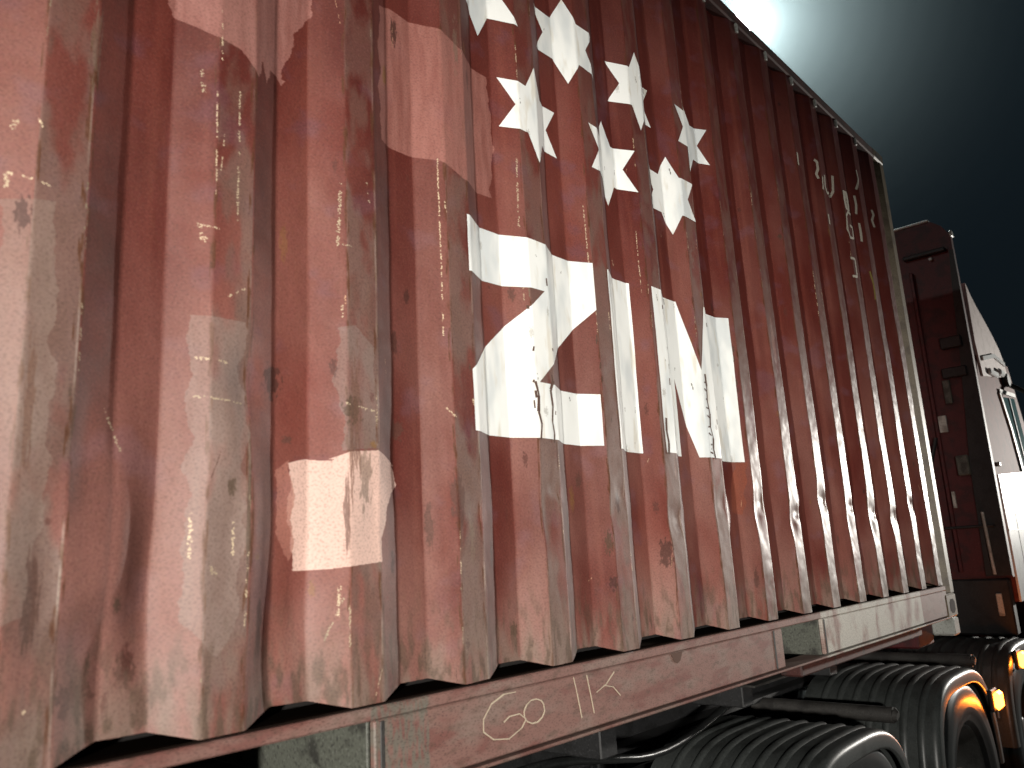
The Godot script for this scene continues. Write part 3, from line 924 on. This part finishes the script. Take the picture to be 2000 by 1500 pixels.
func wheel(root: Node3D, at: Vector3, dual := true):
	if tyre_mesh == null:
		wheel_meshes()
	var w := Node3D.new()
	w.name = "wheel"
	root.add_child(w, true)
	var outer: float = 1.0 if at.z > -1.2 else -1.0
	var t := part(w, "tyre", tyre_mesh, M.rubber)
	t.position += at
	if dual:
		var t2 := part(w, "tyre", tyre_mesh, M.rubber)
		t2.position += at - Vector3(0, 0, 0.325 * outer)
	var r := part(w, "rim", rim_mesh, M.rim)
	r.position += at
	r.scale.z = outer

# ------------------------------------------------------------------ the truck in front
func truck():
	var t := thing("tractor_truck", "red and white truck with tall dark red cab back ahead of the container", "truck", Vector3(5.6, 0, -1.22))
	for z in [-0.75, -1.65]:
		part(t, "frame_rail", box(Vector3(2.7, -0.86, z - 0.04), Vector3(7.6, -0.60, z + 0.04), 0.006), M.dark)
	for x in [3.13, 4.55, 5.96]:
		for z in [-0.115, -2.325]:
			wheel(t, Vector3(x, -0.955, z))
		part(t, "axle", tube(Vector3(x, -0.935, -2.1), Vector3(x, -0.935, -0.3), 0.08), M.dark)
	for x in [7.3]:
		for z in [-0.13, -2.3]:
			wheel(t, Vector3(x, -0.935, z), false)
	part(t, "mudguard_stay", stay(3.86, -0.515), M.steel)
	part(t, "mudguard_stay", stay(5.24, -0.455), M.steel)
	mudguard(t, 3.13, -0.462)
	mudguard(t, 4.55, -0.420)
	mudguard(t, 5.96, -0.420)
	marker_lamp(t, Vector3(5.72, -0.50, 0.062))
	marker_lamp(t, Vector3(5.02, -0.62, 0.060))
	# cab
	part(t, "cab_shell", prism(V([6.16, -0.20, 6.16, 1.30, 6.22, 1.46, 7.25, 1.52, 7.62, 0.85, 7.90, 0.45, 7.95, -0.55, 7.75, -0.62, 7.72, -0.35, 6.62, -0.20]), -2.36, 0.02), M.cabred)
	part(t, "front_bumper", box(Vector3(7.65, -1.1, -2.36), Vector3(7.99, -0.62, 0.02), 0.04), M.white)
	part(t, "lower_panel", prism(V([6.165, -0.20, 6.165, 0.62, 7.10, 0.68, 7.60, 0.66, 7.60, -0.20, 6.7, -0.18]), 0.021, 0.034), M.white)
	part(t, "panel_seam", box(Vector3(6.45, -0.18, 0.034), Vector3(6.462, 0.61, 0.036), 0.0005), M.steel)
	part(t, "panel_trim", box(Vector3(6.165, 0.25, 0.034), Vector3(7.6, 0.262, 0.037), 0.0005), M.galv)
	var win := Node3D.new()
	win.name = "door_window"
	t.add_child(win, true)
	part(win, "glass_pane", prism(V([6.76, 1.22, 7.24, 1.26, 7.44, 0.72, 7.05, 0.70]), 0.021, 0.026), M.glass)
	part(win, "window_frame", frame_bar([Vector2(6.72, 1.25), Vector2(6.90, 0.98), Vector2(7.03, 0.67)], 0.045), M.galv)
	part(win, "window_frame", frame_bar([Vector2(7.03, 0.685), Vector2(7.46, 0.705)], 0.03), M.dark)
	part(win, "window_frame", frame_bar([Vector2(6.72, 1.26), Vector2(7.26, 1.285)], 0.03), M.galv)
	part(win, "window_bar", frame_bar([Vector2(7.02, 1.24), Vector2(7.19, 0.71)], 0.02), M.dark)
	var mr := Node3D.new()
	mr.name = "mirror"
	t.add_child(mr, true)
	part(mr, "mirror_arm", tube(Vector3(7.0, 1.36, 0.02), Vector3(7.3, 1.22, 0.22), 0.018), M.dark)
	part(t, "mirror_boss", tube(Vector3(6.98, 1.37, 0.02), Vector3(6.98, 1.37, 0.06), 0.05), M.dark)
	part(t, "side_flap", prism(V([6.225, 1.985, 6.33, 1.915, 6.45, 1.855, 6.65, 1.775, 6.82, 1.70, 6.97, 1.62, 7.06, 1.54, 7.10, 1.45, 7.04, 1.41, 6.90, 1.385, 6.262, 1.31, 6.20, 1.55]), 0.0, 0.032), M.flap)
	part(t, "flap_rib", frame_bar([Vector2(6.30, 1.44), Vector2(6.70, 1.52), Vector2(7.03, 1.50)], 0.03, 0.033, 0.045), M.white)
	part(t, "grab_plate", box(Vector3(6.42, 1.345, 0.033), Vector3(6.68, 1.39, 0.055), 0.008), M.white)
	part(t, "grab_plate", box(Vector3(6.72, 1.375, 0.033), Vector3(6.86, 1.43, 0.065), 0.015), M.white)
	part(t, "door_handle", box(Vector3(6.22, 0.68, 0.021), Vector3(6.27, 0.71, 0.04), 0.006), M.galv)
	# wind deflector and cab back
	part(t, "wind_deflector", prism(V([6.14, 1.47, 6.14, 2.42, 6.22, 2.42, 6.60, 2.10, 7.20, 1.53]), -2.25, -0.14), M.backred)
	var back := V([-2.36, -0.04, -2.36, 2.32, -2.25, 2.45, -0.092, 2.45, -0.03, 2.40, 0.022, 2.318, 0.026, -0.04])
	part(t, "cab_back", prism(back, 6.085, 6.135, "x"), M.backred)
	part(t, "top_trim", box(Vector3(6.07, 2.451, -2.24), Vector3(6.15, 2.466, -0.10), 0.003), M.galv)
	part(t, "clearance_lamp", box(Vector3(6.07, 2.30, 0.018), Vector3(6.13, 2.345, 0.034), 0.006), M.galv)
	part(t, "edge_seal", prism(V([-0.125, -0.03, -0.105, 0.7, -0.05, 1.42, -0.02, 1.95, 0.0, 2.2, 0.027, 2.2, 0.027, -0.03]), 6.068, 6.084, "x"), M.dark)
	for b in [[1.505, 1.585, -0.155], [1.30, 1.37, -0.175], [0.28, 0.30, -0.32], [2.20, 2.23, -0.30]]:
		part(t, "cross_bar", box(Vector3(6.045, b[0], b[2]), Vector3(6.084, b[1], -0.02), 0.006), M.dark)
	for z in [-0.60, -0.275]:
		part(t, "upright", box(Vector3(6.05, 0.0, z), Vector3(6.084, 2.10, z + 0.022), 0.004), M.backred)
	part(t, "grey_plate", box(Vector3(6.055, 1.125, -0.185), Vector3(6.08, 1.29, -0.14), 0.004), M.pocket)
	part(t, "label_plate", box(Vector3(6.06, 0.935, -0.25), Vector3(6.078, 1.05, -0.20), 0.002), M.galv)
	part(t, "label_plate", box(Vector3(6.06, 0.42, -0.245), Vector3(6.078, 0.53, -0.225), 0.002), M.galv)
	part(t, "coupling_panel", box(Vector3(6.04, 0.63, -0.18), Vector3(6.083, 0.765, -0.105), 0.006), M.pocket)
	part(t, "bolt_head", tube(Vector3(6.06, 2.17, -0.125), Vector3(6.084, 2.17, -0.125), 0.012, -1, 6), M.galv)
	part(t, "grab_rail", tube(Vector3(6.05, -0.02, -0.068), Vector3(6.05, 0.38, -0.078), 0.010), M.galv)
	part(t, "air_line", hose([Vector3(6.05, 0.9, -0.28), Vector3(5.85, 0.3, -0.45), Vector3(5.4, -0.2, -0.7), Vector3(4.9, -0.15, -0.9)], 0.014), M.rubber)
	part(t, "reflector", box(Vector3(6.045, -0.28, -0.085), Vector3(6.059, -0.14, -0.05), 0.004), M.galv)
	part(t, "chassis_box", box(Vector3(6.06, -0.40, -2.3), Vector3(6.155, -0.05, 0.0), 0.01), M.dark)

func stay(x: float, y: float) -> ArrayMesh:
	var st := st0()
	add_tube(st, Vector3(x, y, -0.74), Vector3(x, y, -0.085), 0.034)
	add_tube(st, Vector3(x, y, -0.085), Vector3(x, y - 0.004, -0.068), 0.034, 0.020)
	return st.commit()

# black plastic guard over a wheel: squarish arch, rolled outer edge, raised ribs over its back half
func mudguard(root: Node3D, cx: float, top: float):
	var g := Node3D.new()
	g.name = "mudguard"
	root.add_child(g, true)
	var P := func(t: float, off: float) -> Vector2:
		var y0 := -1.02
		var c := cos(t); var s := maxf(sin(t), 0.0)
		var p := Vector2(signf(c) * pow(absf(c), 0.62) * 0.55, pow(s, 0.62) * (top - y0))
		var e := 0.01
		var c2 := cos(t + e); var s2 := maxf(sin(t + e), 0.0)
		var c1 := cos(t - e); var s1 := maxf(sin(t - e), 0.0)
		var d := Vector2(signf(c2) * pow(absf(c2), 0.62) * 0.55, pow(s2, 0.62) * (top - y0)) - Vector2(signf(c1) * pow(absf(c1), 0.62) * 0.55, pow(s1, 0.62) * (top - y0))
		d = d.normalized()
		return Vector2(cx, y0) + p + Vector2(d.y, -d.x) * off
	part(g, "shell", sweep(P, V([-0.010, -0.60, 0.0, -0.60, 0.0, -0.30, 0.0, 0.0, -0.003, 0.014, -0.011, 0.025, -0.024, 0.031, -0.060, 0.033, -0.068, 0.030, -0.070, 0.022, -0.066, 0.015, -0.022, 0.010, -0.010, -0.02]), 0.04, PI - 0.04, 48), M.guard)
	for i in 7:
		var z := -0.045 - i * 0.076
		part(g, "rib", sweep(P, V([-0.002, z - 0.018, 0.005, z - 0.012, 0.009, z, 0.005, z + 0.012, -0.002, z + 0.018]), PI * 0.42, PI * 0.93, 30), M.guard)

# cross-section points (offset from the path, z) carried along a path of angle
func sweep(path, sec: PackedVector2Array, t0: float, t1: float, n: int) -> ArrayMesh:
	var pos: Array = []
	for k in n + 1:
		var t := lerpf(t0, t1, float(k) / n)
		var row := PackedVector3Array()
		for q in sec:
			var v: Vector2 = path.call(t, q.x)
			row.append(Vector3(v.x, v.y, q.y))
		pos.append(row)
	var nor: Array = []
	for k in n + 1:
		var row := PackedVector3Array()
		for j in sec.size():
			var du: Vector3 = pos[mini(k + 1, n)][j] - pos[maxi(k - 1, 0)][j]
			var dv: Vector3 = pos[k][mini(j + 1, sec.size() - 1)] - pos[k][maxi(j - 1, 0)]
			row.append(dv.cross(du).normalized())
		nor.append(row)
	var st := st0()
	for k in n:
		for j in sec.size() - 1:
			tri(st, pos[k][j], pos[k + 1][j], pos[k + 1][j + 1], nor[k][j], nor[k + 1][j], nor[k + 1][j + 1])
			tri(st, pos[k][j], pos[k + 1][j + 1], pos[k][j + 1], nor[k][j], nor[k + 1][j + 1], nor[k][j + 1])
	for k in [0, n]:
		var c := Vector3.ZERO
		for p in pos[k]:
			c += p
		c /= sec.size()
		var e: Vector3 = (pos[k][0] - pos[1 if k == 0 else n - 1][0]).normalized()
		for j in sec.size() - 1:
			tri(st, c, pos[k][j], pos[k][j + 1], e, e, e)
	return st.commit()

func frame_bar(p: Array, w: float, z0 := 0.022, z1 := 0.034) -> ArrayMesh:
	var st := st0()
	for q in Geometry2D.offset_polyline(PackedVector2Array(p), w * 0.5, Geometry2D.JOIN_MITER, Geometry2D.END_BUTT):
		add_prism(st, q, z0, z1)
	return st.commit()

func marker_lamp(root: Node3D, at: Vector3):
	var n := Node3D.new()
	n.name = "marker_lamp"
	root.add_child(n, true)
	part(n, "lamp_base", box(at + Vector3(-0.06, -0.055, -0.03), at + Vector3(0.06, 0.055, -0.008), 0.006), M.dark)
	part(n, "lamp_lens", box(at + Vector3(-0.05, -0.045, -0.008), at + Vector3(0.05, 0.045, 0.022), 0.018), M.amber)
	var l := OmniLight3D.new()
	l.name = "amber_light"
	l.light_color = Color(1.0, 0.52, 0.16)
	l.light_energy = 0.07
	l.light_size = 0.015
	l.omni_range = 30.0
	l.omni_attenuation = 2.0
	l.shadow_enabled = true
	l.position = Vector3(0, YB, 0) - root.position + at + Vector3(-0.02, 0, 0.045)
	n.add_child(l)

# ------------------------------------------------------------------ the seen floodlight and the added lamps
func floodlight_mast(at: Vector3, aim: Vector3, energy: float, cone: float, label: String, w: float):
	var o := thing("floodlight_mast", label, "floodlight", Vector3(at.x + 0.35, 0, at.z - 0.25))
	var d := (aim - at).normalized()
	var px := at - d * 0.12
	var b := Basis.looking_at(d, Vector3.UP)
	var head := Node3D.new()
	head.name = "lamp_head"
	head.position = at - o.position
	o.add_child(head)
	var hm := MeshInstance3D.new()
	hm.name = "housing"
	hm.mesh = box(Vector3(-w * 0.5, -w * 0.4, 0.02), Vector3(w * 0.5, w * 0.4, 0.20), 0.03)
	hm.material_override = M.steel
	hm.basis = b
	head.add_child(hm)
	var lm := MeshInstance3D.new()
	lm.name = "lamp_lens"
	lm.mesh = box(Vector3(-w * 0.44, -w * 0.34, 0.0), Vector3(w * 0.44, w * 0.34, 0.019), 0.008)
	lm.material_override = M.lens
	lm.basis = b
	head.add_child(lm)
	var l: Light3D
	if cone > 90.0:
		var q := OmniLight3D.new()
		q.omni_range = 120.0
		q.omni_attenuation = 2.0
		l = q
	else:
		var q := SpotLight3D.new()
		q.spot_range = 120.0
		q.spot_attenuation = 2.0
		q.spot_angle = cone
		l = q
	l.name = "lamp_light"
	l.light_color = Color(0.95, 1.0, 0.985)
	l.light_energy = energy
	l.light_size = w * 0.4
	l.shadow_enabled = true
	l.transform = Transform3D(b, d * (w * 0.4 + 0.06))
	head.add_child(l)
	var base := Vector3(0, -o.position.y - YB, 0)
	part(o, "pole", tube(Vector3(o.position.x, -YB, o.position.z), Vector3(o.position.x, at.y - YB + 0.4, o.position.z), 0.11, 0.06), M.galv)
	part(o, "bracket", tube(Vector3(o.position.x, at.y - YB + 0.1, o.position.z), px - Vector3(0, YB, 0) - d * 0.1, 0.03), M.galv)

func added_lamp(at: Vector3, aim: Vector3, energy: float, cone: float, label: String):
	var o := thing("added_lamp", label, "work lamp", Vector3(at.x, 0, at.z))
	var d := (aim - at).normalized()
	var b := Basis.looking_at(d, Vector3.UP)
	var head := Node3D.new()
	head.name = "lamp_head"
	head.position = Vector3(0, at.y, 0)
	o.add_child(head)
	for e in [["housing", box(Vector3(-0.16, -0.11, 0.02), Vector3(0.16, 0.11, 0.12), 0.02), M.dark], ["lamp_lens", box(Vector3(-0.14, -0.09, 0.0), Vector3(0.14, 0.09, 0.019), 0.006), M.lens]]:
		var hm := MeshInstance3D.new()
		hm.name = e[0]
		hm.mesh = e[1]
		hm.material_override = e[2]
		hm.basis = b
		head.add_child(hm)
	var l := SpotLight3D.new()
	l.name = "lamp_light"
	l.light_color = Color(1.0, 0.98, 0.945)
	l.light_energy = energy
	l.light_size = 0.12
	l.spot_range = 80.0
	l.spot_attenuation = 2.0
	l.spot_angle = cone
	l.shadow_enabled = true
	l.transform = Transform3D(b, d * 0.16)
	head.add_child(l)
	var x := at.x
	var z := at.z
	var top := at.y - YB - 0.12
	part(o, "stand_pole", tube(Vector3(x, -YB + 0.02, z) - d * 0.1, Vector3(x, top, z) - d * 0.1, 0.018), M.steel)
	for i in 3:
		var a := TAU * i / 3.0
		part(o, "stand_leg", tube(Vector3(x, -YB + 0.35, z) - d * 0.1, Vector3(x + cos(a) * 0.4, -YB + 0.012, z + sin(a) * 0.4) - Vector3(d.x, 0, d.z) * 0.1, 0.012), M.steel)
